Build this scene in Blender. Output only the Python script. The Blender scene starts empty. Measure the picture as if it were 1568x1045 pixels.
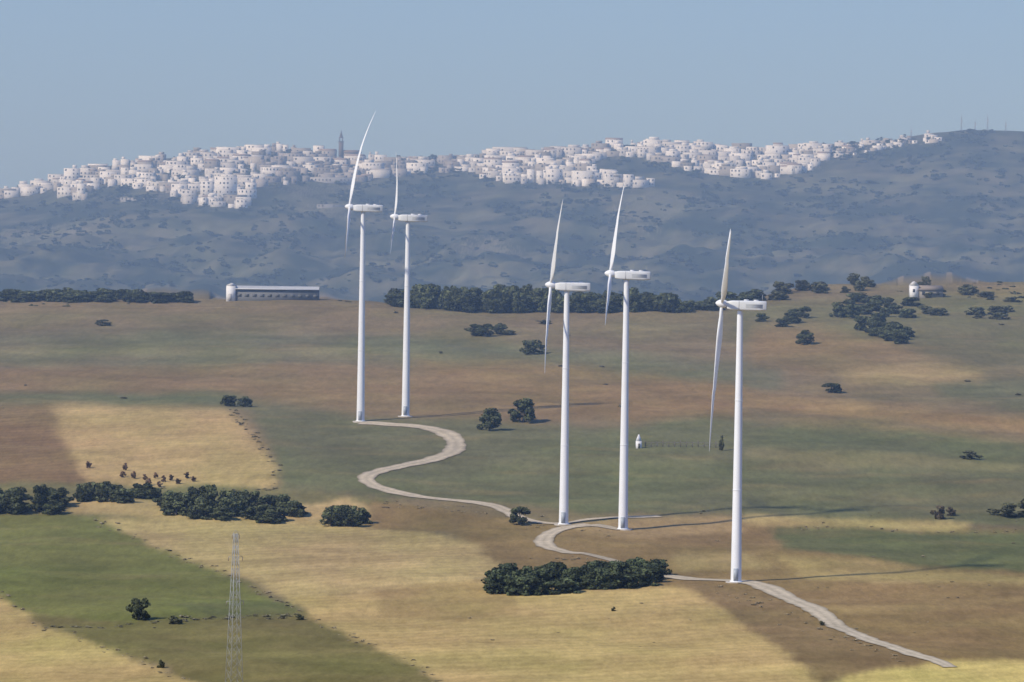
import bpy, math
import numpy as np
from mathutils import Vector, Matrix
rng=np.random.default_rng(7)
scn=bpy.context.scene
# ------------------------------------------------------------ camera
FPX=7459.0; W0,H0=1568.0,1045.0
CAMZ=66.0
p=math.atan(222.5/FPX); r=0.0135
Fv=np.array([0,math.cos(p),-math.sin(p)]);R0=np.array([1.0,0,0]);U0=np.array([0,math.sin(p),math.cos(p)])
Rv=R0*math.cos(r)+U0*math.sin(r); Uv=-R0*math.sin(r)+U0*math.cos(r)
cd=bpy.data.cameras.new('camera'); cam=bpy.data.objects.new('camera',cd); scn.collection.objects.link(cam)
cd.sensor_width=36; cd.lens=FPX/W0*36; cd.clip_start=1; cd.clip_end=60000
M=Matrix.Identity(4)
for i in range(3):
    M[i][0]=Rv[i];M[i][1]=Uv[i];M[i][2]=-Fv[i]
M[2][3]=CAMZ
cam.matrix_world=M; scn.camera=cam
scn.view_settings.view_transform='Standard'; scn.view_settings.look='None'; scn.view_settings.exposure=0

# ------------------------------------------------------------ land survey (height model)
def lin(c):
    c=np.asarray(c,float)/255
    return np.where(c<=0.04045,c/12.92,((c+0.055)/1.055)**2.4)
_n=np.random.default_rng(3)
_w=[(a,b,c) for a,b,c in zip(_n.uniform(0,2*math.pi,24),_n.uniform(0,6.28,24),_n.uniform(0.6,2.6,24))]
def sn(x,y,L,off=0):
    s=0
    for k in range(8):
        a,ph,fr=_w[(k+off)%24]
        q=(x*math.cos(a)+y*math.sin(a))/L*fr
        s=s+np.sin(q*6.283+ph+1.3*np.sin(q*2.1+ph*2))/(0.6+fr)
    return s/3.0
TOPU=[-3000,-600,0,60,100,190,260,370,430,500,560,640,700,760,830,900,950,1040,1100,1180,1240,1300,1370,1430,1480,1568,2200,4500]
TOPV=[330,310,292,284,271,250,243,230,226,238,244,243,244,235,230,226,221,219,226,231,226,219,214,203,197,200,250,310]
def vtop(u): return np.interp(u,TOPU,TOPV)
CRU=[-2000,0,280,560,700,900,1050,1130,1180,1230,1290,1400,1480,1568,3000]
CRV=[450,457,457,460,470,474,474,463,448,438,435,438,432,430,420]
def crest(u): return np.interp(u,CRU,CRV)
DV=[415,455,560,640,700,807,892,1045,1300]; DD=[1490,1400,1200,1065,990,885,790,640,482]
def ray(u,v):
    a=(u-W0/2)/FPX; b=(H0/2-v)/FPX
    return Fv[0]+Rv[0]*a+Uv[0]*b, Fv[1]+Rv[1]*a+Uv[1]*b, Fv[2]+Rv[2]*a+Uv[2]*b
def hnoise(x,y,far):
    near=0.62*sn(x,y,75)+0.14*sn(x,y,19,5)
    mt=12.0*sn(x,y*0.5,330,9)+8.5*sn(x,y*0.7,120,3)+3.0*sn(x,y,42,14)
    return near*(far<0)+mt*np.clip(far,0,1)
def ground(u,v):
    u=np.asarray(u,float);v=np.asarray(v,float)
    near=v>crest(u)-0.01
    vt=vtop(u)
    t=(470-v)/(470-vt)
    d=np.where(near,np.interp(v,DV,DD),3000+1000*t)
    a,b,c=ray(u,v)
    x=a*d/b;z=CAMZ+c*d/b
    far=np.where(near,-1,np.clip(1.0-0.9*np.clip((t-0.35)/0.4,0,1),0.08,1))
    return x,d,z+hnoise(x,d,far)
def G(u,v):
    x,y,z=ground(np.array([u]),np.array([v])); return np.array([x[0],y[0],z[0]])

# ------------------------------------------------------------ helpers
def new_obj(name,me,parent=None,loc=None):
    o=bpy.data.objects.new(name,me); scn.collection.objects.link(o)
    if loc is not None:o.location=loc
    if parent:o.parent=parent
    return o
def mesh_quads(name,V,F,C=None,mat=None,smooth=False,crop=None):
    V=np.asarray(V,dtype=np.float32);F=np.asarray(F,dtype=np.int32)
    me=bpy.data.meshes.new(name)
    me.vertices.add(len(V));me.vertices.foreach_set('co',V.ravel())
    me.loops.add(F.size);me.loops.foreach_set('vertex_index',F.ravel())
    me.polygons.add(len(F));me.polygons.foreach_set('loop_start',np.arange(0,F.size,4,dtype=np.int32))
    if smooth: me.polygons.foreach_set('use_smooth',np.ones(len(F),dtype=bool))
    me.update(calc_edges=True)
    if C is not None:
        at=me.color_attributes.new('Col','FLOAT_COLOR','POINT')
        c4=np.ones((len(V),4),dtype=np.float32);c4[:,:3]=C
        at.data.foreach_set('color',c4.ravel())
    if crop is not None:
        at=me.attributes.new('crop','FLOAT','POINT');at.data.foreach_set('value',np.asarray(crop,dtype=np.float32))
    if mat: me.materials.append(mat)
    return me
def inpoly(u,v,P):
    res=np.zeros(u.shape,bool);n=len(P)
    for i in range(n):
        x1,y1=P[i];x2,y2=P[(i+1)%n]
        if y1==y2: continue
        c=((y1>v)!=(y2>v))&(u<(x2-x1)*(v-y1)/(y2-y1)+x1)
        res^=c
    return res
class Acc:
    def __init__(s): s.V=[];s.F=[];s.C=[];s.n=0
    def add(s,V,F,c):
        V=np.asarray(V,float);s.V.append(V);s.F.append(np.asarray(F)+s.n);s.n+=len(V)
        c=np.asarray(c,float); s.C.append(np.tile(c,(len(V),1)) if c.ndim==1 else c)
    def box(s,cx,cy,z0,w,d,h,rot,c,inset=0):
        P=[]
        for zz,k in((z0,1),(z0+h,1-inset)):
            for sx,sy in((-1,-1),(1,-1),(1,1),(-1,1)):
                a,b=sx*w/2*k,sy*d/2*k
                P.append((cx+a*math.cos(rot)-b*math.sin(rot),cy+a*math.sin(rot)+b*math.cos(rot),zz))
        s.add(P,[(0,3,2,1),(4,5,6,7),(0,1,5,4),(1,2,6,5),(2,3,7,6),(3,0,4,7)],c)
    def gable(s,cx,cy,z0,w,d,h,rot,c,over=0.3):
        w+=2*over;d+=2*over
        P=[]
        for a,b,z in((-w/2,-d/2,0),(w/2,-d/2,0),(w/2,d/2,0),(-w/2,d/2,0),(-w/2,0,h),(w/2,0,h)):
            P.append((cx+a*math.cos(rot)-b*math.sin(rot),cy+a*math.sin(rot)+b*math.cos(rot),z0+z))
        s.add(P+[P[4],P[5]],[(0,1,5,4),(2,3,4,5),(0,4,6,3),(1,2,7,5),(0,3,2,1)],c)
    def beam(s,p,q,w,c):
        p=np.array(p,float);q=np.array(q,float);a=q-p;a/=np.linalg.norm(a)
        t=np.array([0,0,1.0]) if abs(a[2])<0.9 else np.array([1.0,0,0])
        b=np.cross(a,t);b/=np.linalg.norm(b);e=np.cross(a,b)
        P=[e0+(sx*b+sy*e)*w/2 for e0 in(p,q) for sx,sy in((-1,-1),(1,-1),(1,1),(-1,1))]
        s.add(P,[(0,3,2,1),(4,5,6,7),(0,1,5,4),(1,2,6,5),(2,3,7,6),(3,0,4,7)],c)
    def tube(s,pts,rad,c,n=8):
        V=[];F=[]
        for i,(pt,ra) in enumerate(zip(pts,rad)):
            for k in range(n):
                a=6.2832*k/n;V.append((pt[0]+ra*math.cos(a),pt[1]+ra*math.sin(a),pt[2]))
        for i in range(len(pts)-1):
            for k in range(n):
                k2=(k+1)%n;F.append((i*n+k,i*n+k2,(i+1)*n+k2,(i+1)*n+k))
        s.add(V,F,c)
    def mesh(s,name,mat,smooth=False):
        return mesh_quads(name,np.concatenate(s.V),np.concatenate(s.F),np.concatenate(s.C),mat,smooth)

# ------------------------------------------------------------ materials
def base_mat(name,rough=0.8,spec=0.2):
    m=bpy.data.materials.new(name);m.use_nodes=True;nt=m.node_tree
    b=nt.nodes['Principled BSDF'];b.inputs['Roughness'].default_value=rough
    b.inputs['Specular IOR Level'].default_value=spec
    return m,nt,b
def noise(nt,scale,detail=4,rough=0.6,sc=(1,1,1),coord='Object'):
    tc=nt.nodes.new('ShaderNodeTexCoord');mp=nt.nodes.new('ShaderNodeMapping')
    mp.inputs['Scale'].default_value=sc
    n=nt.nodes.new('ShaderNodeTexNoise');n.inputs['Scale'].default_value=scale
    n.inputs['Detail'].default_value=detail;n.inputs['Roughness'].default_value=rough
    nt.links.new(tc.outputs[coord],mp.inputs['Vector']);nt.links.new(mp.outputs[0],n.inputs['Vector'])
    return n.outputs['Fac']
def rmp(nt,s,a,b,lo,hi):
    n=nt.nodes.new('ShaderNodeMapRange');n.inputs[1].default_value=a;n.inputs[2].default_value=b
    n.inputs[3].default_value=lo;n.inputs[4].default_value=hi;nt.links.new(s,n.inputs[0]);return n.outputs[0]
def mth(nt,op,a,b):
    n=nt.nodes.new('ShaderNodeMath');n.operation=op
    for i,x in enumerate((a,b)):
        if isinstance(x,(int,float)):n.inputs[i].default_value=x
        else: nt.links.new(x,n.inputs[i])
    return n.outputs[0]
def vscale(nt,c,f):
    n=nt.nodes.new('ShaderNodeVectorMath');n.operation='SCALE';nt.links.new(c,n.inputs[0]);nt.links.new(f,n.inputs['Scale']);return n.outputs[0]
def attr(nt,name='Col'):
    n=nt.nodes.new('ShaderNodeAttribute');n.attribute_name=name;return n
def attr_mat(name,rough=0.8,spec=0.2,scales=((0.3,0.7,1.3),)):
    m,nt,b=base_mat(name,rough,spec)
    c=attr(nt).outputs['Color']
    f=None
    for sc,lo,hi in scales:
        q=rmp(nt,noise(nt,sc),0.3,0.7,lo,hi); f=q if f is None else mth(nt,'MULTIPLY',f,q)
    nt.links.new(vscale(nt,c,f),b.inputs['Base Color'])
    return m
mland,nt,b=base_mat('land_soil_and_crops',0.95,0.05)
A=attr(nt).outputs['Color']; crop=attr(nt,'crop').outputs['Fac']
f=rmp(nt,noise(nt,0.010,5,0.65),0.3,0.7,0.86,1.14)
f=mth(nt,'MULTIPLY',f,rmp(nt,noise(nt,0.05,6,0.7,(1,0.4,1)),0.3,0.7,0.84,1.16))
f=mth(nt,'MULTIPLY',f,rmp(nt,noise(nt,0.6,6,0.9,(1,0.22,1)),0.3,0.7,0.72,1.28))
tc=nt.nodes.new('ShaderNodeTexCoord');mp=nt.nodes.new('ShaderNodeMapping');mp.inputs['Rotation'].default_value=(0,0,math.radians(62))
wv=nt.nodes.new('ShaderNodeTexWave');wv.inputs['Scale'].default_value=0.07;wv.inputs['Distortion'].default_value=5;wv.inputs['Detail'].default_value=5;wv.inputs['Detail Scale'].default_value=0.5;wv.inputs['Detail Roughness'].default_value=0.7
nt.links.new(tc.outputs['Object'],mp.inputs[0]);nt.links.new(mp.outputs[0],wv.inputs[0])
st=rmp(nt,wv.outputs['Fac'],0,1,-0.06,0.06)
st=mth(nt,'MULTIPLY',st,crop); f=mth(nt,'MULTIPLY',f,mth(nt,'ADD',st,1.0))
col=vscale(nt,A,f)
mx=nt.nodes.new('ShaderNodeMix');mx.data_type='RGBA';mx.blend_type='MULTIPLY'
mx.inputs['B'].default_value=(0.88,1.0,0.84,1)
nt.links.new(rmp(nt,noise(nt,0.028,4,0.6,(1,0.5,1)),0.40,0.7,0,1.0),mx.inputs['Factor']);nt.links.new(col,mx.inputs['A'])
nt.links.new(mx.outputs['Result'],b.inputs['Base Color'])
mfol=attr_mat('holm_oak_foliage',0.8,0.15,((0.9,0.7,1.3),))
mroad=attr_mat('compacted_gravel',0.95,0.05,((0.15,0.85,1.12),(1.2,0.85,1.15)))
mwall=attr_mat('limewashed_walls',0.85,0.1,((0.05,0.9,1.05),(0.8,0.93,1.05)))
mpaint=attr_mat('white_turbine_paint',0.45,0.35,((0.25,0.95,1.03),))
mmetal=attr_mat('galvanised_steel',0.5,0.4,((1.0,0.85,1.1),))

TOWN_L=[(-20,292),(60,280),(100,268),(190,248),(300,234),(370,226),(440,226),(500,238),(560,244),(640,243),(655,252),(640,262),(560,274),(450,276),(385,285),(372,314),(290,310),(250,292),(180,282),(140,288),(130,304),(110,304),(90,290),(-20,306)]
TOWN_R=[(680,246),(760,232),(900,228),(950,220),(1040,218),(1100,226),(1180,230),(1240,226),(1272,238),(1240,260),(1180,272),(1110,266),(1060,262),(1020,246),(985,236),(930,234),(905,244),(890,256),(960,268),(985,284),(920,281),(800,277),(740,270),(700,256)]
TOWN_S=[(1230,222),(1430,205),(1440,212),(1350,226),(1300,236),(1250,240)]
TOWN_M=[(610,244),(720,244),(720,262),(610,264)]
# ------------------------------------------------------------ ground sheet
us=np.concatenate([np.linspace(-6500,-700,22),np.linspace(-650,-40,40),np.arange(-30,1600,1.6),np.linspace(1612,2250,40),np.linspace(2400,8000,22)])
nearrows=[(-400,-45),(-120,-14),(-20,-2.2),(3,-1.8),(12,-3.5),(40,-10),(100,-23),(180,-38),(260,-50),(380,-61)]
X=[];Y=[];Z=[];UU=[];VV=[]
tanaz=(us-W0/2)/FPX
def explicit(d,zrel,addn=True):
    x=tanaz*max(d,480); y=np.full_like(us,d)
    z=CAMZ+zrel+np.zeros_like(us)
    if addn and d>300: z=z+0.35*sn(x,y,70)
    X.append(x);Y.append(y);Z.append(z);UU.append(us.copy());VV.append(np.full_like(us,5000.0 if d<1000 else -5000.0))
for d,z in nearrows: explicit(d,z)
def par(v):
    x,y,z=ground(us,v);X.append(x);Y.append(y);Z.append(z);UU.append(us.copy());VV.append(v+np.zeros_like(us))
for v in np.arange(1300,1065,-10): par(np.full_like(us,v))
cr=crest(us)
for s in np.linspace(0,1,400): par(1060+s*(cr-1060))
zc=Z[-1]-CAMZ; yc=Y[-1]; xc=X[-1]
for dd,dz in((25,-1.2),(80,-6),(180,-16)):
    X.append(xc*(yc+dd)/yc);Y.append(yc+dd);Z.append(CAMZ+zc+dz);UU.append(us.copy());VV.append(np.full_like(us,-5000.0))
for d,z in((1900,-70),(2300,-80),(2750,-80)): explicit(d,z,False)
vt=vtop(us)
for t in np.linspace(0,1,150): par(470+t*(vt-470)*0.9999)
zt=Z[-1]-CAMZ;xt=X[-1];yt=Y[-1]
for dd,k in((60,0.97),(200,0.75),(500,0.3)):
    X.append(xt*(yt+dd)/yt);Y.append(yt+dd);Z.append(CAMZ+(zt+60)*k-60);UU.append(us.copy());VV.append(np.full_like(us,-5000.0))
for d,z in((5500,-70),(9000,-75),(25000,-90)): explicit(d,z,False)
X=np.array(X);Y=np.array(Y);Z=np.array(Z);UU=np.array(UU);VV=np.array(VV)
nr,nc=X.shape
idx=np.arange(nr*nc).reshape(nr,nc)
F=np.stack([idx[:-1,:-1],idx[:-1,1:],idx[1:,1:],idx[1:,:-1]],-1).reshape(-1,4)
straw=(192,164,111)
K=0.90
PAR=[ # (parcel outline, sRGB, harvest lines)
 ([(-500,500),(600,515),(1200,560),(1200,600),(300,560),(-500,552)],(118,114,84),0),
 ([(-500,520),(250,528),(540,532),(620,545),(400,548),(-500,540)],(134,123,86),0),
 ([(-500,562),(350,558),(700,560),(1000,585),(1100,612),(1000,640),(700,640),(560,636),(380,604),(-500,598)],(149,121,84),0),
 ([(-500,462),(560,468),(680,480),(560,492),(-500,490)],(140,117,84),0),
 ([(620,545),(900,560),(1140,590),(1140,640),(900,640),(720,610)],(152,121,82),0),
 ([(1120,470),(1568,440),(2200,430),(2200,560),(1500,560),(1250,520),(1120,520)],(120,113,76),0),
 ([(1150,500),(1260,496),(1420,545),(1260,575),(1150,560)],(150,123,82),0),
 ([(1440,440),(1568,438),(2200,440),(2200,462),(1500,458)],(164,140,94),0),
 ([(1280,572),(1400,545),(1500,568),(1510,582),(1400,590),(1300,590)],(178,149,102),0),
 ([(1120,596),(1568,642),(2200,680),(2200,700),(1568,662),(1300,640),(1120,622)],(165,133,90),0),
 ([(1200,640),(1420,655),(1568,672),(1568,682),(1350,672),(1200,652)],(142,124,84),0),
 ([(1430,585),(2200,560),(2200,645),(1568,630),(1440,605)],(110,111,78),0),
 ([(-500,600),(360,600),(395,618),(345,625),(80,620),(-500,604)],(106,109,74),0),
 ([(370,612),(560,640),(740,640),(900,655),(1100,640),(1300,655),(1568,680),(2200,700),(2200,815),(1568,806),(1200,790),(900,785),(740,775),(600,762),(430,748),(425,700)],(114,111,77),0),
 ([(1140,690),(1300,695),(1568,712),(1568,724),(1250,714),(1140,702)],(142,132,90),0),
 ([(740,700),(1100,695),(1100,712),(800,722)],(124,119,83),0),
 ([(1150,745),(1568,752),(1568,770),(1200,762)],(124,118,82),0),
 ([(75,620),(345,625),(385,662),(424,715),(420,745),(400,758),(330,752),(250,745),(128,738),(104,690)],(194,162,110),0.5),
 ([(-500,603),(75,620),(104,690),(135,740),(-500,748)],(138,111,76),0.9),
 ([(-500,748),(130,738),(420,748),(600,765),(600,805),(-500,790)],(124,115,74),0),
 ([(108,765),(250,768),(470,772),(540,762),(600,800),(560,808),(250,797),(108,787)],straw,0),
 ([(570,770),(780,795),(870,806),(1140,800),(1568,812),(2200,830),(2200,1100),(1400,1015),(1000,900),(760,900),(700,815),(560,805)],(145,119,78),0),
 ([(860,800),(1120,792),(1140,812),(1000,826),(900,820)],(174,146,100),0),
 ([(1140,789),(1480,799),(1480,811),(1140,802)],(188,163,106),0),
 ([(1180,806),(1568,815),(2200,830),(2200,880),(1568,872),(1400,865),(1200,842)],(109,108,69),0),
 ([(1190,856),(1330,862),(1568,884),(2200,900),(2200,915),(1568,897),(1240,890)],(174,147,96),0),
 ([(1260,930),(1568,918),(1568,928),(1290,944)],(164,137,89),0),
 ([(1350,955),(1568,945),(1568,958),(1400,968)],(156,130,84),0),
 ([(1030,845),(1140,850),(1180,872),(1040,870)],(164,139,93),0),
 ([(150,797),(480,798),(640,812),(735,836),(768,880),(700,898),(640,905),(440,912),(320,868),(230,835)],straw,0.8),
 ([(-500,783),(90,785),(150,797),(230,835),(330,872),(440,925),(470,945),(420,965),(200,968),(40,945),(-500,820)],(121,119,64),0),
 ([(30,940),(200,955),(470,936),(560,985),(700,1060),(330,1060),(250,1020),(160,998)],(125,112,68),0),
 ([(250,925),(440,920),(460,940),(330,946)],(109,108,65),0),
 ([(-500,830),(0,910),(60,958),(180,1003),(350,1060),(700,1400),(-500,1400)],(188,159,102),0.6),
 ([(440,911),(640,905),(760,898),(900,905),(1030,898),(1085,915),(1180,985),(1260,1045),(1270,1320),(560,1320),(690,1050),(560,985),(470,945)],(192,162,105),0.8),
 ([(560,905),(760,890),(800,935),(700,950),(600,938)],(170,141,92),0.3),
 ([(1035,893),(1180,903),(1235,930),(1400,1010),(1445,1024),(1320,1034),(1255,1040),(1180,985),(1085,918)],(138,113,77),0),
 ([(1250,1046),(1340,1028),(1450,1019),(1568,1009),(2300,990),(2300,1400),(1250,1400)],(206,179,109),0.6),
 ]
wu=UU+9*sn(X,Y,30,2)+5*sn(X,Y,8,7); wvv=VV+4.0*sn(X,Y,36,11)+1.8*sn(X,Y,9,4)
wu=wu+6*rng.normal(size=UU.shape); wvv=wvv+2.2*rng.normal(size=UU.shape)*np.clip((780-VV)/180,0.7,2.2)
C=np.zeros((nr,nc,3));CR=np.zeros((nr,nc))
C[:]=lin((134,116,85))*K
mfront=VV>1045; C[mfront]=lin(straw)*K
for P,c,k in PAR:
    m=inpoly(wu,wvv,P)&(VV>400)&(VV<4000)
    C[m]=lin(c)*K;CR[m]=k
bandm=(VV<640)&(VV>400)
bn=np.clip(0.5+0.9*sn(X*0.35,Y,75,13),0,1)[...,None]
C=np.where(bandm[...,None],C*(1-0.4*bn)+0.4*bn*lin((128,117,84))*K,C)
def blur(A_,n_):
    for _ in range(n_):
        A_=(np.roll(A_,1,0)+np.roll(A_,-1,0)+2*A_)/4
        A_=(np.roll(A_,1,1)+np.roll(A_,-1,1)+2*A_)/4
    return A_
C1=blur(C.copy(),5);C2=blur(C1.copy(),18)
wf=np.clip((740-VV)/120,0,1)[...,None]
C=np.where(((VV>440)&(VV<1055))[...,None],C1*(1-wf)+C2*wf,C)
gp=np.clip(0.5+0.7*sn(X*0.5,Y,40,19)+0.5*sn(X*0.6,Y,14,8),0,1)[...,None]
gt=np.clip(sn(X*0.45,Y,26,21)+0.4*sn(X*0.6,Y,9,3)-0.15,0,1)[...,None]*(((VV>440)&(VV<4000))[...,None])
C=C*(0.88+0.24*gp); C=C*(1-0.4*gt)+0.4*gt*lin((160,136,92))*K
mt=(VV<crest(UU)-0.5)|(VV<0)
g=np.clip(0.34+0.9*sn(X,Y*0.7,160,17)+0.55*sn(X,Y,60,1)+0.35*sn(X,Y,22,6),0,1)[...,None]
mc=(1-g)*np.array([0.026,0.034,0.019])+g*np.array([0.14,0.13,0.078])
C[mt]=mc[mt]
for P in([(690,378),(760,372),(800,385),(740,396),(690,392)],[(440,318),(560,312),(560,325),(470,328)],[(940,318),(1040,300),(1080,312),(1000,345),(930,340)],[(0,360),(130,345),(130,362),(0,380)],[(180,300),(280,305),(270,312),(190,308)],[(430,290),(560,282),(560,290),(450,300)]):
    m=inpoly(wu+10*sn(X,Y,60,3),wvv+4*sn(X,Y,50,9),P)&mt; C[m]=0.4*C[m]+0.6*np.array([0.21,0.19,0.13])
for P in(TOWN_L,TOWN_R,TOWN_S,TOWN_M):
    m=inpoly(wu,wvv-3,P)&mt; C[m]=np.array([0.13,0.125,0.095])*np.clip(0.7+0.9*sn(X,Y,18,5),0.25,1.6)[...,None][m]
me=mesh_quads('ground',np.stack([X,Y,Z],-1).reshape(-1,3),F,C.reshape(-1,3),mland,True,CR.ravel())
new_obj('ground',me)

# ------------------------------------------------------------ gravel track
def zxy(x,y):
    vv=np.interp(y,DD[::-1],DV[::-1])
    b=(H0/2-vv)/FPX; by=Fv[1]+Uv[1]*b
    a=(x*by/y-Uv[0]*b)/(Rv[0]-Rv[1]*x/y)
    u=a*FPX+W0/2
    return ground(u,vv)[2]
def ribbon(acc,pts,width,c,w1=None):
    P=np.array([G(u,v) for u,v in pts])[:, :2]
    Q=[]
    E=np.vstack([2*P[0]-P[1],P,2*P[-1]-P[-2]])
    for i in range(1,len(E)-2):
        L=np.linalg.norm(E[i+1]-E[i]);n=max(2,int(L/1.2))
        for t in np.linspace(0,1,n,endpoint=False):
            Q.append(0.5*((2*E[i])+(-E[i-1]+E[i+1])*t+(2*E[i-1]-5*E[i]+4*E[i+1]-E[i+2])*t*t+(-E[i-1]+3*E[i]-3*E[i+1]+E[i+2])*t**3))
    Q=np.array(Q+[P[-1]])
    T=np.gradient(Q,axis=0);T/=np.linalg.norm(T,axis=1)[:,None]+1e-9
    Nn=np.stack([-T[:,1],T[:,0]],1)
    V=[];K2=9
    for i in range(len(Q)):
        wd=width if w1 is None else width+(w1-width)*i/len(Q)
        wl=0.5+0.04*math.sin(i*0.31)+0.04*math.sin(i*1.13+1)+rng.normal()*0.02
        wr=0.5+0.05*math.sin(i*0.23+2)+0.03*math.sin(i*0.93)+rng.normal()*0.02
        for k in range(K2):
            q=k/(K2-1);V.append(Q[i]+Nn[i]*(q*(wl+wr)-wl)*wd)
    V=np.array(V);z=zxy(V[:,0],V[:,1])+0.10
    V3=np.column_stack([V,z])
    n=len(Q);id_=np.arange(n*K2).reshape(n,K2)
    Fq=np.stack([id_[:-1,:-1],id_[1:,:-1],id_[1:,1:],id_[:-1,1:]],-1).reshape(-1,4)
    prof=np.array([0.50,0.82,1.0,0.92,0.80,0.92,1.0,0.82,0.50])
    cc=np.tile(prof,n)[:,None]*np.array(c)[None]
    acc.add(V3,Fq,cc)
rc=lin((216,199,168))*0.84
acc=Acc()
ribbon(acc,[(552,647),(600,649),(645,653),(680,664),(699,680),(688,695),(650,707),(600,718),(570,729),(562,741),(590,752),(650,763),(715,770),(765,781),(810,797),(862,802),(905,797),(960,795),(1010,792)],4.9,rc,2.6)
ribbon(acc,[(905,806),(870,810),(845,818),(832,829),(842,840),(870,847),(893,849)],4.2,rc,2.6)
ribbon(acc,[(893,849),(940,858),(985,870),(1020,880)],1.6,rc*0.8,3.2)
ribbon(acc,[(1020,880),(1060,886),(1125,890),(1180,904),(1228,925),(1262,945),(1310,970),(1365,995),(1420,1013),(1455,1024)],4.4,rc,2.4)
ribbon(acc,[(905,806),(930,810),(954,813)],3.0,rc*0.9)
new_obj('dirt_road',acc.mesh('dirt_road',mroad,True))

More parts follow.
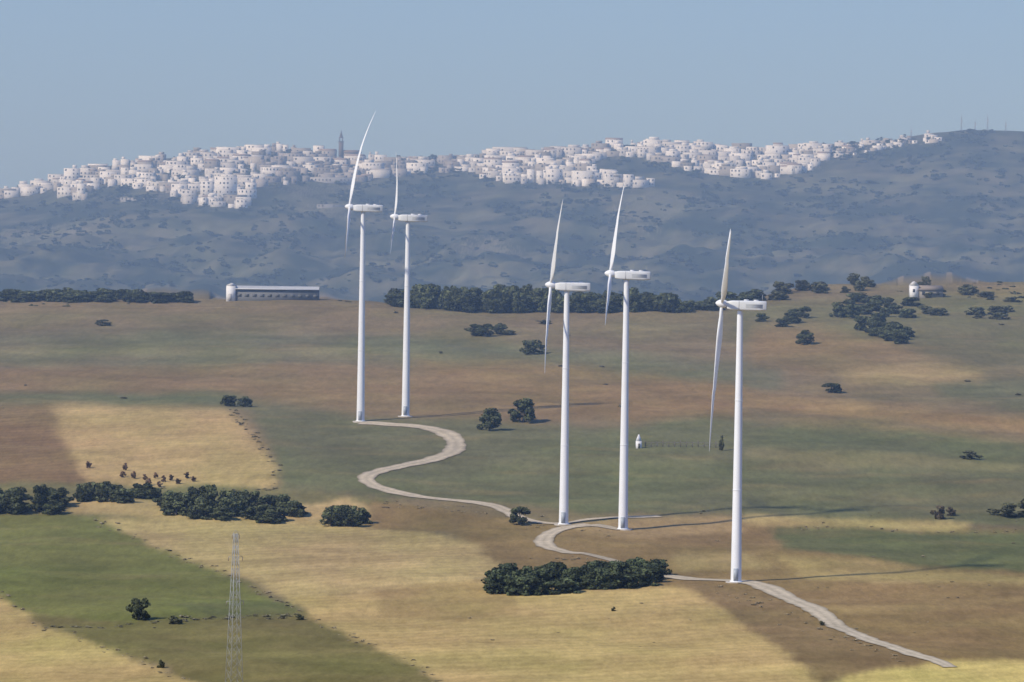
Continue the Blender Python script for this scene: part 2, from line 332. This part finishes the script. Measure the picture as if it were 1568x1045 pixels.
# ------------------------------------------------------------ wind turbines
def turbine(base,hub_px,L,phase,yaw=12,flex=(1.2,1,1),pitch=50,cs=1.0):
    P=G(*base); mp_=P[1]/FPX; H=hub_px*mp_
    e=bpy.data.objects.new('wind_turbine',None);scn.collection.objects.link(e);e.location=P;e.empty_display_size=5
    wc=(0.80,0.80,0.78)
    t=Acc();top=H-0.85
    hs=[-0.5,0.0,0.25,0.26]+list(np.linspace(0.3,top,14))
    def rr(h): return 0.88-(0.88-0.46)*max(h,0)/top
    t.tube([(0,0,h) for h in hs],[rr(h)+(0.15 if h<=0.25 else 0) for h in hs],wc,28)
    for hj in (top*0.34,top*0.67): t.tube([(0,0,hj-0.06),(0,0,hj-0.05),(0,0,hj+0.05),(0,0,hj+0.06)],[rr(hj),rr(hj)+0.05,rr(hj)+0.05,rr(hj)],wc,28)
    t.box(-0.1,-0.89,0.3,0.75,0.12,2.0,0,(0.35,0.38,0.4))
    new_obj('tower',t.mesh('tower',mpaint,True),e)
    f=Acc();f.tube([(0,0,-0.4),(0,0,0.12),(0,0,0.13)],[1.7,1.7,0.5],(0.42,0.38,0.32),24)
    new_obj('foundation',f.mesh('foundation',mroad),e)
    ya=math.radians(yaw);ti=math.radians(5)
    a=np.array([-math.cos(ya)*math.cos(ti),-math.sin(ya)*math.cos(ti),math.sin(ti)])
    a0=np.array([-math.cos(ya),-math.sin(ya),0.02])
    sd=np.array([math.sin(ya),-math.cos(ya),0]);up=np.cross(sd,a); up=up if up[2]>0 else -up
    Z1=np.array([0,0,1.0])
    hubc=np.array([0,0,H])+a*2.95
    secs=[(2.15,0.40,0.42,-0.02),(2.1,0.62,0.60,0.0),(1.5,0.76,0.72,0),(1.2,0.88,0.76,0),(-1.0,0.90,0.80,0.0),(-3.0,0.88,0.80,0.02),(-4.2,0.84,0.76,0.05),(-4.28,0.76,0.68,0.05)]
    V=[];n=20
    for s,hw,hh,o in secs:
        for k in range(n):
            q=6.2832*k/n+0.157;cx=math.copysign(abs(math.cos(q))**0.28,math.cos(q));cz=math.copysign(abs(math.sin(q))**0.28,math.sin(q))
            V.append(np.array([0,0,H])+a0*s+sd*hw*cx+Z1*(hh*cz+o))
    Fq=[(i*n+k,i*n+(k+1)%n,(i+1)*n+(k+1)%n,(i+1)*n+k) for i in range(len(secs)-1) for k in range(n)]
    nb=Acc();nb.add(V,Fq,(0.70,0.70,0.67))  # nacelle white darkened a little, slight shade put into the colour
    last=(len(secs)-1)*n
    for s0 in(0,last):
        cidx=[s0+k for k in range(n)]
        nb.F.append(np.array([(cidx[k],cidx[k+1],cidx[n-2-k],cidx[n-1-k]) for k in range(n//2-1)]))
    for s in(-1.0,-2.6):
        c0=np.array([0,0,H])+a0*s+Z1*0.84; nb.beam(c0-a0*0.4,c0+a0*0.4,0.3,(0.6,0.6,0.6))
    c0=np.array([0,0,H])+a0*(-3.6)+Z1*0.7;nb.beam(c0,c0+Z1*1.1,0.06,(0.4,0.4,0.4))
    for sg in(1,-1):
        for j in range(5):
            c0=np.array([0,0,H])+sd*0.9*sg+Z1*(-0.28+0.13*j); nb.beam(c0-a0*3.6,c0-a0*0.9,0.06,(0.48,0.49,0.48))
        c0=np.array([0,0,H])+a0*0.2+sd*0.88*sg;nb.beam(c0-Z1*0.7,c0+Z1*0.7,0.07,(0.4,0.4,0.4))
    new_obj('nacelle',nb.mesh('nacelle',mpaint),e)
    yk=Acc();yk.tube([(0,0,top-0.02),(0,0,H-0.6)],[0.55,0.62],(0.5,0.5,0.5),24);new_obj('yaw_bearing',yk.mesh('yaw',mpaint,True),e)
    hb=Acc();V=[];secs=[(-0.8,0.45),(-0.6,0.60),(0,0.68),(0.45,0.58),(0.8,0.36),(1.0,0.17),(1.06,0.02)]
    for s,ra in secs:
        for k in range(20):
            q=6.2832*k/20;V.append(hubc+a*s+(sd*math.cos(q)+up*math.sin(q))*ra)
    hb.add(V,[(i*20+k,i*20+(k+1)%20,(i+1)*20+(k+1)%20,(i+1)*20+k) for i in range(6) for k in range(20)],wc)
    new_obj('hub',hb.mesh('hub',mpaint,True),e)
    Lm=L*hub_px*mp_;q22=cs
    for bi in range(3):
        th=math.radians(phase+120*bi)
        sp=up*math.cos(th)+sd*math.sin(th); tg=np.cross(a,sp)
        V=[];n=14;ss=np.concatenate([[0.02,0.05],np.linspace(0.09,1,20)])
        for s in ss:
            ch=np.interp(s,[0,0.05,0.10,0.22,0.5,0.8,0.96,1],[0.55,0.56,0.85,1.30,0.85,0.45,0.22,0.06])*q22
            tk=np.interp(s,[0,0.05,0.12,0.25,0.6,1],[0.55,0.55,0.45,0.28,0.13,0.03])*q22
            be=math.radians(pitch-16*s)
            cdv=tg*math.cos(be)+a*math.sin(be); nv=np.cross(sp,cdv)
            cen=hubc+sp*(s*Lm)-a*flex[bi]*s**2.2
            for k in range(n):
                q=6.2832*k/n
                V.append(cen+cdv*(math.cos(q)*0.5-0.15*(ch>0.75*q22))*ch+nv*math.sin(q)*0.5*tk*(1+0.5*math.cos(q)*(s>0.1)))
        m_=len(ss)
        bl=Acc();bl.add(V,[(i*n+k,i*n+(k+1)%n,(i+1)*n+(k+1)%n,(i+1)*n+k) for i in range(m_-1) for k in range(n)],wc)
        new_obj('blade_%d'%(bi+1),bl.mesh('blade',mpaint,True),e)
turbine((1127,893),425,0.535,180,-2.4,(0.4,0.2,0.2),52,0.98)
turbine((954,812),390,0.36,3,-0.8,(0.9,-0.1,-0.1),38,0.95)
turbine((863,804),365,0.42,30,-0.3,(0.6,0.5,0.4),38,0.95)
turbine((552,645),327,0.46,-3,2.5,(3.6,0.0,0.3),38,0.92)
turbine((621,637),304,0.33,4,1.6,(-1.2,-0.2,-0.4),32,0.75)

# ------------------------------------------------------------ trees
def tree_template(seed,nc_=16,leaf=0.07,per=60,low=0.28,trunk=True):
    g=np.random.default_rng(seed)
    V=[];Fq=[];Cc=[];n=0
    cl=[]
    for i in range(nc_):
        an=g.uniform(0,6.28);ra=g.uniform(0,0.36)**0.9;h=g.uniform(low,0.86)
        ra*=np.interp(h,[0.2,0.5,0.9],[0.95,1.05,0.5])
        cl.append((ra*math.cos(an),ra*math.sin(an),h,g.uniform(0.10,0.19),g.uniform(0.6,1.5)))
    for cx,cy,cz,cr_,br in cl:
        d=g.normal(size=(per,3));d/=np.linalg.norm(d,axis=1)[:,None]
        rad=cr_*g.uniform(0.55,1.12,per)**0.7
        c=np.array([cx,cy,cz])+d*rad[:,None]*np.array([1,1,0.8])
        nrm=d+g.normal(size=(per,3))*0.55;nrm/=np.linalg.norm(nrm,axis=1)[:,None]
        t=np.cross(nrm,g.normal(size=(per,3)));t/=np.linalg.norm(t,axis=1)[:,None];bb=np.cross(nrm,t)
        s=leaf*g.uniform(0.5,1.1,per)[:,None]
        q=np.stack([c-t*s-bb*s*0.6,c+t*s*0.8-bb*s,c+t*s+bb*s*0.7,c-t*s*0.6+bb*s],1).reshape(-1,3)
        V.append(q);Fq.append(np.arange(per*4).reshape(per,4)+n);n+=per*4
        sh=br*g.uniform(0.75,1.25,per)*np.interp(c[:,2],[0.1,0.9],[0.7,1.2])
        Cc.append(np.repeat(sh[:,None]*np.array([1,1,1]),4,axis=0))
    if trunk:
        a=Acc();a.tube([(0,0,-0.05),(0.01,0,0.12),(0.0,0.01,0.3),(0.02,0,0.5)],[0.05,0.036,0.03,0.015],(-1,-1,-1),6)
        for k in range(5):
            x,y,z,_,_=cl[k];a.tube([(0,0,0.16),(x*0.5,y*0.5,0.16+(z-0.16)*0.6),(x,y,z)],[0.024,0.016,0.006],(-1,-1,-1),5)
        v=np.concatenate(a.V);V.append(v);Fq.append(np.concatenate(a.F)+n);n+=len(v);Cc.append(np.concatenate(a.C))
    return np.concatenate(V),np.concatenate(Fq),np.concatenate(Cc)
def tint(Cc,c,bark=(0.10,0.085,0.07)):
    return np.where(Cc<0,np.array(bark),Cc*np.array(c))
OAK=(0.068,0.076,0.033);OAK2=(0.086,0.086,0.042);RUST=(0.13,0.08,0.048)
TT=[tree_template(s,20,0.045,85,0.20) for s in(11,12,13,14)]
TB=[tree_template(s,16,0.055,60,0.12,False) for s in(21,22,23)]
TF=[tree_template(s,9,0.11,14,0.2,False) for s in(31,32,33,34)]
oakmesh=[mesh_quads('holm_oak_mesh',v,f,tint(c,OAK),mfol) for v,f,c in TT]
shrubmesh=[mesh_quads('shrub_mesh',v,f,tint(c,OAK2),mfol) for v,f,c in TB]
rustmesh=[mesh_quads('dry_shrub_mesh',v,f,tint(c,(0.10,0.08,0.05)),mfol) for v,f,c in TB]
def place(name,meshes,u,v,w,h,i=None):
    P=G(u,v);k=P[1]/FPX
    o=new_obj(name,meshes[rng.integers(len(meshes))]);o.location=P-np.array([0,0,0.1+0.06*h*k])
    o.scale=(w*k/0.95,w*k/0.95,h*k/0.9);o.rotation_euler=(0,0,rng.uniform(0,6.28))
for u,v,w,h in[(750,659,44,34),(802,645,48,38),(795,803,38,28),(212,952,42,36),(815,542,44,22),(735,517,50,20),(765,513,36,16),(1232,527,34,22),(352,620,32,18),(376,621,28,16),(1275,600,36,16)]:
    place('holm_oak',oakmesh,u,v,w,h)
for u,v,w,h in[(266,958,28,13),(246,1022,14,14),(458,948,16,10),(158,499,30,10),(1486,704,34,14),(1545,790,60,22),(1580,788,50,28),(1105,690,10,24),(940,938,8,8),(1258,955,10,8)]:
    place('shrub',shrubmesh,u,v,w,h)
for u,v,w,h in[(1438,795,26,22),(1455,790,18,14)]:
    place('dry_shrub',rustmesh,u,v,w,h)
class Mass:
    def __init__(s):s.a=Acc()
    def add(s,T,u,v,w,h,c,sink=0.1):
        P=G(u,v);k=P[1]/FPX;V,Fq,Cc=T;a=rng.uniform(0,6.28);ca,sa=math.cos(a),math.sin(a)
        sw=w*k/0.95;sh=h*k/0.95
        x=(V[:,0]*ca-V[:,1]*sa)*sw+P[0];y=(V[:,0]*sa+V[:,1]*ca)*sw+P[1];z=V[:,2]*sh+P[2]-sink
        s.a.add(np.column_stack([x,y,z]),Fq,tint(Cc,np.array(c)*rng.uniform(0.75,1.35)))
    def done(s,name): new_obj(name,s.a.mesh(name,mfol))
def pick(T): return T[rng.integers(len(T))]
m=Mass()
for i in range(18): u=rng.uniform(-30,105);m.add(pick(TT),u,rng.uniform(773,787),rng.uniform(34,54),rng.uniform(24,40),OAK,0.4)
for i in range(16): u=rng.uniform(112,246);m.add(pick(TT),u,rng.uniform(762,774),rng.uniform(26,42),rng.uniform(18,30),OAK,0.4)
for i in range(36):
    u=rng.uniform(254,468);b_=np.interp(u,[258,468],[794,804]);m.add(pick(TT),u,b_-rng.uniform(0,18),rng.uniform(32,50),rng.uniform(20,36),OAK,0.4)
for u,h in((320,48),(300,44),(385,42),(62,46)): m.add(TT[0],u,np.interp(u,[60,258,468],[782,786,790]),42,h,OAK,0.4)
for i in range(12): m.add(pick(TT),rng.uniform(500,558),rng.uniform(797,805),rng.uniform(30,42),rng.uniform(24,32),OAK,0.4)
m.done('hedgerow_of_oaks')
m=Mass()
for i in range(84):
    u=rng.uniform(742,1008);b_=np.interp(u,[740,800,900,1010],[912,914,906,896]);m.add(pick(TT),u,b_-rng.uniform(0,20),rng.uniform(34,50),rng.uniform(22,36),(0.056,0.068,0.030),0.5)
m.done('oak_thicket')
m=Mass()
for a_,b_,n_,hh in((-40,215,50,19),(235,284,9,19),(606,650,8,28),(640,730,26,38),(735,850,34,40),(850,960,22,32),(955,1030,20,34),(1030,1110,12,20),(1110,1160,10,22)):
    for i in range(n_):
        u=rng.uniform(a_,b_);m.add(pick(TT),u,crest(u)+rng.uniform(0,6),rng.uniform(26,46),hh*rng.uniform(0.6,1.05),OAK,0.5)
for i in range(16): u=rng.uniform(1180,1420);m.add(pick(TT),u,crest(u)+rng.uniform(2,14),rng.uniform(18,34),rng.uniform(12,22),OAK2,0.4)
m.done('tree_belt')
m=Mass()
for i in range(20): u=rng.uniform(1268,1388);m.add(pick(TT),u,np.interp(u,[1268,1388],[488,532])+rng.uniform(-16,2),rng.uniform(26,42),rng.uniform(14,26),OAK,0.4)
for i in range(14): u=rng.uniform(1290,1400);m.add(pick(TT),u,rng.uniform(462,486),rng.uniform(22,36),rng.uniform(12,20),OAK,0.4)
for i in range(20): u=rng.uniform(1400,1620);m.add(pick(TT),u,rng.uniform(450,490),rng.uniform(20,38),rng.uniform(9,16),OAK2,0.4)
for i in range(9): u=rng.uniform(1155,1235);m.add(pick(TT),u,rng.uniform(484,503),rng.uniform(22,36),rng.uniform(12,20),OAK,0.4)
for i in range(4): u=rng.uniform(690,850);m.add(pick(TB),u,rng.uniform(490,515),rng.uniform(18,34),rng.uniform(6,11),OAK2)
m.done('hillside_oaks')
m=Mass()
for u,v in[(135,716),(192,720),(188,731),(205,733),(222,735),(238,733),(250,738),(262,736),(272,741),(286,733),(296,738),(228,742),(244,744)]:
    m.add(pick(TB),u,v,rng.uniform(8,12),rng.uniform(8,12),RUST,0.0)
m.done('rusty_shrubs')
m=Mass()
def line(pts,n_,j,c,s0=4,s1=11):
    P=np.array(pts,float);L=np.r_[0,np.cumsum(np.linalg.norm(np.diff(P,axis=0),axis=1))]
    for i in range(n_):
        t=rng.uniform(0,L[-1]);u=np.interp(t,L,P[:,0])+rng.normal()*j;v=np.interp(t,L,P[:,1])+rng.normal()*j*0.35
        w=rng.uniform(s0,s1);m.add(pick(TF),u,v,w,w*rng.uniform(0.15,0.35),c,0.05)
MG=(0.27,0.22,0.13);DG=(0.18,0.16,0.095)
line([(345,625),(385,662),(424,715),(415,750)],50,5,DG)
line([(150,797),(230,835),(330,872),(440,925),(470,945)],60,7,MG)
line([(470,945),(560,985),(690,1050)],50,8,MG)
line([(0,910),(60,958),(180,1003),(350,1060)],50,7,MG)
line([(560,770),(720,782),(830,806),(900,815)],40,7,MG,4,9)
line([(850,852),(950,865),(1030,890)],30,6,MG)
line([(1100,905),(1220,945),(1400,1020)],50,8,MG)
line([(60,960),(200,960),(460,940)],50,8,DG,5,16)
line([(1180,806),(1568,815)],40,5,MG,4,8)
line([(130,745),(420,750)],30,4,DG,4,10)
for i in range(16):
    u=rng.uniform(0,1568);v=rng.uniform(480,640);w=rng.uniform(5,14);m.add(pick(TF),u,v,w,w*0.3,DG,0.05)
for i in range(60):
    u=rng.uniform(700,1568);v=rng.uniform(780,1000);w=rng.uniform(4,9);m.add(pick(TF),u,v,w,w*0.3,MG,0.05)
m.done('field_margin_scrub')

# ------------------------------------------------------------ hill woodland
m=Mass();cnt=0
while cnt<3800:
    u=rng.uniform(-250,1820);v=rng.uniform(195,470);vt_=float(vtop(u))
    if v<vt_+1: continue
    U_=np.array([u]);V_=np.array([v])
    tin=inpoly(U_,V_,TOWN_L)[0] or inpoly(U_,V_,TOWN_R)[0] or inpoly(U_,V_,TOWN_S)[0]
    if tin and rng.random()>0.7: continue
    P=G(u,v)
    if not tin and sn(P[0],P[1]*0.6,110,6)+0.45*sn(P[0],P[1],40,2)+rng.normal()*0.22<0.02: continue
    w=rng.uniform(6,14)+10*rng.random()**3
    if tin: w*=0.65
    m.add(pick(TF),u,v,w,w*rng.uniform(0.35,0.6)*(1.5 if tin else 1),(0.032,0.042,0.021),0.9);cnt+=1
m.done('hillside_woodland')

# ------------------------------------------------------------ white hill town
acc=Acc();WIN=(0.12,0.12,0.13)
def building(u,v,w,h,dep=None,rot=None,c=None,win=True,roof=None):
    P=G(u,v);k=P[1]/FPX;w*=k;h*=k;dep=dep*k if dep else w*rng.uniform(0.5,0.9)
    if rot is None: rot=rng.normal()*0.12+0.22*math.sin(u*0.02)+(rng.choice([-0.6,0.6]) if rng.random()<0.12 else 0)
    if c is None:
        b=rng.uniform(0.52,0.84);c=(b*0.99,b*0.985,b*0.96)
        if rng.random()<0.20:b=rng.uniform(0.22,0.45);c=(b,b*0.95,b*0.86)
        if 400<u<700 and rng.random()<0.6: b=rng.uniform(0.2,0.42);c=(b,b*0.96,b*0.92)  # grey walls on this stretch paint in shade and haze of faces turned away
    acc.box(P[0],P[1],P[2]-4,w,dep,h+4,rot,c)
    zt=P[2]+h
    rt=rng.random() if roof is None else roof
    if rt<0.08: acc.gable(P[0],P[1],zt+0.02,w,dep,min(1.4,w*0.16),rot,(0.34,0.28,0.24),0.1)
    elif rt<0.38:
        q=rng.uniform(0.25,0.6);ox=rng.uniform(-0.5,0.5)*(1-q)*w*0.96
        acc.box(P[0]+ox*math.cos(rot),P[1]+ox*math.sin(rot),zt+0.01,w*q,dep*0.6,rng.uniform(1.4,2.8),rot,c)
    else: acc.box(P[0],P[1],zt+0.01,w*0.96,dep*0.94,0.15,rot,(0.34,0.32,0.29))
    if not win: return
    fl=max(1,int(h/2.9))
    cr_,sr_=math.cos(rot),math.sin(rot)
    for side in(0,1,2):
        ww=w if side==0 else dep; nn=max(1,int(ww/2.8))
        for i in range(fl):
            for j in range(nn):
                if rng.random()<0.4: continue
                s=((j+0.5)/nn-0.5)*ww; z=P[2]+h*(i+0.5)/fl-0.6; q=rng.uniform(0.4,0.7)
                pts=[(s-q,0),(s+q,0),(s+q,1.4),(s-q,1.4)]
                V=[]
                for a_,zz in pts:
                    if side==0: lx,ly=a_,-dep/2-0.06
                    elif side==1: lx,ly=-w/2-0.06,-a_
                    else: lx,ly=w/2+0.06,a_
                    V.append((P[0]+lx*cr_-ly*sr_,P[1]+lx*sr_+ly*cr_,z+zz))
                acc.add(V,[(0,1,2,3)],WIN)
def fill(poly,n_,w0,w1,h0,h1,cut=0.0):
    us_=[p_[0] for p_ in poly];vs_=[p_[1] for p_ in poly];k=0;pl=[]
    while len(pl)<n_:
        u=rng.uniform(min(us_),max(us_));v=rng.uniform(min(vs_),max(vs_));k+=1
        if k>14000:break
        if not inpoly(np.array([u]),np.array([v]),poly)[0]:continue
        if v<vtop(u): v=float(vtop(u))+0.5
        if any(abs(u-a)<w0*1.1 and abs(v-b)<4.5 for a,b in pl):continue
        if sn(np.array(u*1.0),np.array(v*2.5),60,4)+0.6*sn(np.array(u*1.0),np.array(v*2.5),22,12)<cut-0.20:continue
        pl.append((u,v))
        s=rng.random()**1.5
        building(u,v+4,w0+(w1-w0)*s,rng.uniform(h0,h1)*(0.85+0.3*s))
fill(TOWN_L,380,8,30,6,13);fill(TOWN_R,410,8,30,6,13);fill(TOWN_S,100,5,16,3,6);fill(TOWN_M,26,7,20,5,9,-0.3)
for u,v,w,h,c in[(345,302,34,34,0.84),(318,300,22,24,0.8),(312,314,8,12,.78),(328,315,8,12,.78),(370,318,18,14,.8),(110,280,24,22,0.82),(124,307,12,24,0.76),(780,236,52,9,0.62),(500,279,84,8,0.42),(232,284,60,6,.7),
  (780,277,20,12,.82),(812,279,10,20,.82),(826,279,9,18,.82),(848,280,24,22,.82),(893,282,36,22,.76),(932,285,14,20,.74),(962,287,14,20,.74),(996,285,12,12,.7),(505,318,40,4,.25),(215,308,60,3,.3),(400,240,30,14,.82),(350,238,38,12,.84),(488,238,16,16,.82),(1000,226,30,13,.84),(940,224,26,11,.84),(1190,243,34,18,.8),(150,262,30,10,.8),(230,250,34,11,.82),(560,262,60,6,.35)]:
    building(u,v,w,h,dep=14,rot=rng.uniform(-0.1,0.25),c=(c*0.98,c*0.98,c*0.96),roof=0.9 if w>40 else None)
new_obj('hill_town_houses',acc.mesh('hill_town_houses',mwall))
P=G(522,241);e=bpy.data.objects.new('church_tower',None);scn.collection.objects.link(e);e.location=P
ST=(0.17,0.145,0.115)
a=Acc();a.box(0,0,-3,3.4,3.4,16,0.2,ST);new_obj('shaft',a.mesh('shaft',mwall),e)
a=Acc();a.box(0,0,13.02,4.0,4.0,0.5,0.2,ST);
for sx in(-1,1):
    for sy in(-1,1):a.box(sx*1.15,sy*1.15,13.54,0.8,0.8,2.6,0,ST)
a.box(0,0,16.2,3.4,3.4,0.5,0.2,ST);new_obj('belfry',a.mesh('belfry',mwall),e)
a=Acc();a.tube([(0,0,16.72),(0,0,18.2),(0,0,20.6),(0,0,23)],[1.4,1.1,0.45,0.05],(0.14,0.12,0.10),8);new_obj('spire',a.mesh('spire',mwall),e)
a=Acc();a.box(9,2,-3,14,9,7,0.2,(0.32,0.30,0.26));a.gable(9,2,4.02,14,9,2.4,0.2,(0.24,0.19,0.15));new_obj('nave',a.mesh('nave',mwall),e)
for u,h in((1472,22),(1493,14),(1512,22),(1540,15),(1395,12)):
    v=float(vtop(u))+2;P=G(u,v);k=P[1]/FPX;a=Acc();H=h*k
    for sx,sy in((-.5,-.4),(.5,-.4),(0,.5)):a.beam((sx,sy,-1),(sx*.4,sy*.4,H),0.2,(0.3,0.3,0.3))
    for i in range(6):
        z=H*i/6;a.beam((-.5+.05*i,-.4,z),(.5-.05*i,-.4,z+H/6),0.14,(0.3,0.3,0.3))
    a.beam((0,0,H-0.2),(0,0,H+2.5),0.2,(0.35,0.3,0.3))
    a.box(0.5,-0.3,H*0.7,0.9,0.4,0.9,0,(0.6,0.6,0.6))
    o=new_obj('antenna_mast',a.mesh('antenna_mast',mmetal));o.location=P

# ------------------------------------------------------------ farm buildings on the crest
P=G(354,460);k=P[1]/FPX;e=bpy.data.objects.new('farm_shed',None);scn.collection.objects.link(e);e.location=P
wc=(0.82,0.81,0.78)
a=Acc();a.box(0,0,-0.6,14*k,5,0.6+23*k,0,wc);a.gable(0,0,23*k+0.02,5,14*k,0.7,math.pi/2,wc,0.1)
a.box(-0.2,-2.54,0,0.9,0.06,2.0,0,(0.5,0.48,0.45));new_obj('end_house',a.mesh('end_house',mwall),e)
a=Acc();Ls=128*k;x0=7*k
a.box(x0+Ls/2,0.3,-0.8,Ls-0.2,4.6,0.8+18*k,0,(0.17,0.175,0.18));
for i in range(11): a.box(x0+Ls*(i+0.5)/11,-2.04,1.2,1.2,0.06,0.8,0,(0.13,0.135,0.14))
new_obj('wall',a.mesh('wall',mwall),e)
a=Acc()
a.add([(x0,-2.5,18.3*k),(x0+Ls,-2.5,18.3*k),(x0+Ls,0.2,23*k),(x0,0.2,23*k),(x0,3,18.3*k),(x0+Ls,3,18.3*k)],[(0,1,2,3),(3,2,5,4)],(0.50,0.51,0.50))
a.beam((x0,-2.52,18.3*k),(x0+Ls,-2.52,18.3*k),0.16,(0.7,0.7,0.68));new_obj('roof',a.mesh('roof',mwall),e)

P=G(1399,456);k=P[1]/FPX;e=bpy.data.objects.new('farmhouse',None);scn.collection.objects.link(e);e.location=P
a=Acc();a.box(0,0,-0.6,12*k,3,0.6+19*k,0.1,wc);a.gable(0,0,19*k+.02,3,12*k,1.1,math.pi/2+0.1,(0.7,0.68,0.64),0.1)
a.box(-0.1,-1.53,1.6,0.6,0.08,0.9,0.1,(0.1,0.1,0.1));new_obj('end_house',a.mesh('end_house',mwall),e)
a=Acc();a.box(25*k,1.0,-0.6,36*k,5,0.6+12*k,0.1,(0.30,0.27,0.22));
for i in range(3):a.box((14+i*11)*k,-1.75+i*0.2,0.9,0.8,0.08,0.9,0.1,(0.06,0.06,0.06))
new_obj('walls',a.mesh('walls',mwall),e)
a=Acc();a.gable(25*k,1.0,12*k+.02,36*k,5,1.3,0.1,(0.30,0.25,0.2),0.3);new_obj('tiled_roof',a.mesh('tiled_roof',mwall),e)

P=G(978,685);k=P[1]/FPX;e=bpy.data.objects.new('white_hut',None);scn.collection.objects.link(e);e.location=P
a=Acc();a.box(0,0,-0.3,8.5*k,1.2,0.3+11*k,0.1,wc);new_obj('walls',a.mesh('walls',mwall),e)
a=Acc();a.box(0,0,11*k+.01,8.5*k,1.2,10*k,0.1,wc,0.85);new_obj('pyramid_roof',a.mesh('pyramid_roof',mwall),e)
a=Acc();a.box(0.05,-0.62,0,0.4,0.06,1.0,0.1,(0.15,0.14,0.12));new_obj('door',a.mesh('door',mwall),e)
a=Acc()
pp=[G(u,684+0.02*(u-990)) for u in np.linspace(988,1105,14)]
for i,q in enumerate(pp):
    a.beam(q-np.array([0,0,.2]),q+np.array([0,0,1.1+0.3*(i%3==0)]),0.16,(0.16,0.14,0.12))
    if i: 
        for h in(0.4,0.95):a.beam(pp[i-1]+np.array([0,0,h]),q+np.array([0,0,h]),0.07,(0.2,0.18,0.16))
new_obj('wooden_fence',a.mesh('wooden_fence',mwall))

# ------------------------------------------------------------ lattice pylon
P=G(358,1075);k=P[1]/FPX;H=262*k;a=Acc();c=(0.34,0.34,0.31)
N=15
cs=[(-1,-1),(1,-1),(1,1),(-1,1)]
def lw(t): return 0.95*(1-t)+0.2*t
for sx,sy in cs:a.beam((sx*lw(0),sy*lw(0),-0.5),(sx*lw(1),sy*lw(1),H),0.06,c)
for i in range(N):
    t0,t1=i/N,(i+1)/N
    for q in range(4):
        s0=cs[q];s1=cs[(q+1)%4]
        a.beam((s0[0]*lw(t0),s0[1]*lw(t0),t0*H),(s1[0]*lw(t1),s1[1]*lw(t1),t1*H),0.028,c)
        a.beam((s1[0]*lw(t0),s1[1]*lw(t0),t0*H),(s0[0]*lw(t1),s0[1]*lw(t1),t1*H),0.028,c)
for z,l in((H*0.99,0.5),(H*0.86,1.0),(H*0.60,1.2)):
    a.beam((-l,0,z),(l,0,z),0.05,c);a.beam((-l,0,z),(0,0,z+0.6),0.03,c);a.beam((l,0,z),(0,0,z+0.6),0.03,c)
    for s in(-1,1):a.beam((s*l,0,z),(s*l,0,z-0.5),0.06,(0.25,0.2,0.18))
o=new_obj('electricity_pylon',a.mesh('electricity_pylon',mmetal));o.location=P;o.rotation_euler=(0,0,0.5)

# ------------------------------------------------------------ haze, sun, sky
bpy.ops.mesh.primitive_cube_add(size=1,location=(0,3060,190));hz=bpy.context.object;hz.name='atmospheric_haze';hz.scale=(9000,4900,620)
mh=bpy.data.materials.new('haze');mh.use_nodes=True;nt=mh.node_tree;nt.nodes.clear()
o=nt.nodes.new('ShaderNodeOutputMaterial');vs=nt.nodes.new('ShaderNodeVolumeScatter')
vs.inputs['Color'].default_value=(0.48,0.70,1.0,1);vs.inputs['Density'].default_value=2.9e-4;vs.inputs['Anisotropy'].default_value=0
nt.links.new(vs.outputs[0],o.inputs['Volume']);hz.data.materials.append(mh)
el=math.radians(40);sx,sy=-0.80,-0.60
sdir=Vector((sx*math.cos(el),sy*math.cos(el),math.sin(el))).normalized()
L=bpy.data.lights.new('sun','SUN');L.energy=4.3;L.angle=math.radians(3.0);L.color=(1,0.95,0.83)
so=bpy.data.objects.new('sun',L);scn.collection.objects.link(so);so.rotation_euler=sdir.to_track_quat('Z','Y').to_euler()
w=bpy.data.worlds.new('World');scn.world=w;w.use_nodes=True;nt=w.node_tree
bg=nt.nodes['Background'];sk=nt.nodes.new('ShaderNodeTexSky');sk.sky_type='NISHITA';sk.sun_disc=False
sk.sun_elevation=el;sk.sun_rotation=math.atan2(sx,sy);sk.air_density=1.0;sk.dust_density=0.3;sk.ozone_density=3.0
mxx=nt.nodes.new('ShaderNodeMix');mxx.data_type='RGBA';mxx.blend_type='MULTIPLY';mxx.inputs['Factor'].default_value=1
mxx.inputs['B'].default_value=(0.56,0.90,1.70,1)
nt.links.new(sk.outputs[0],mxx.inputs['A']);nt.links.new(mxx.outputs['Result'],bg.inputs[0]);bg.inputs[1].default_value=0.088
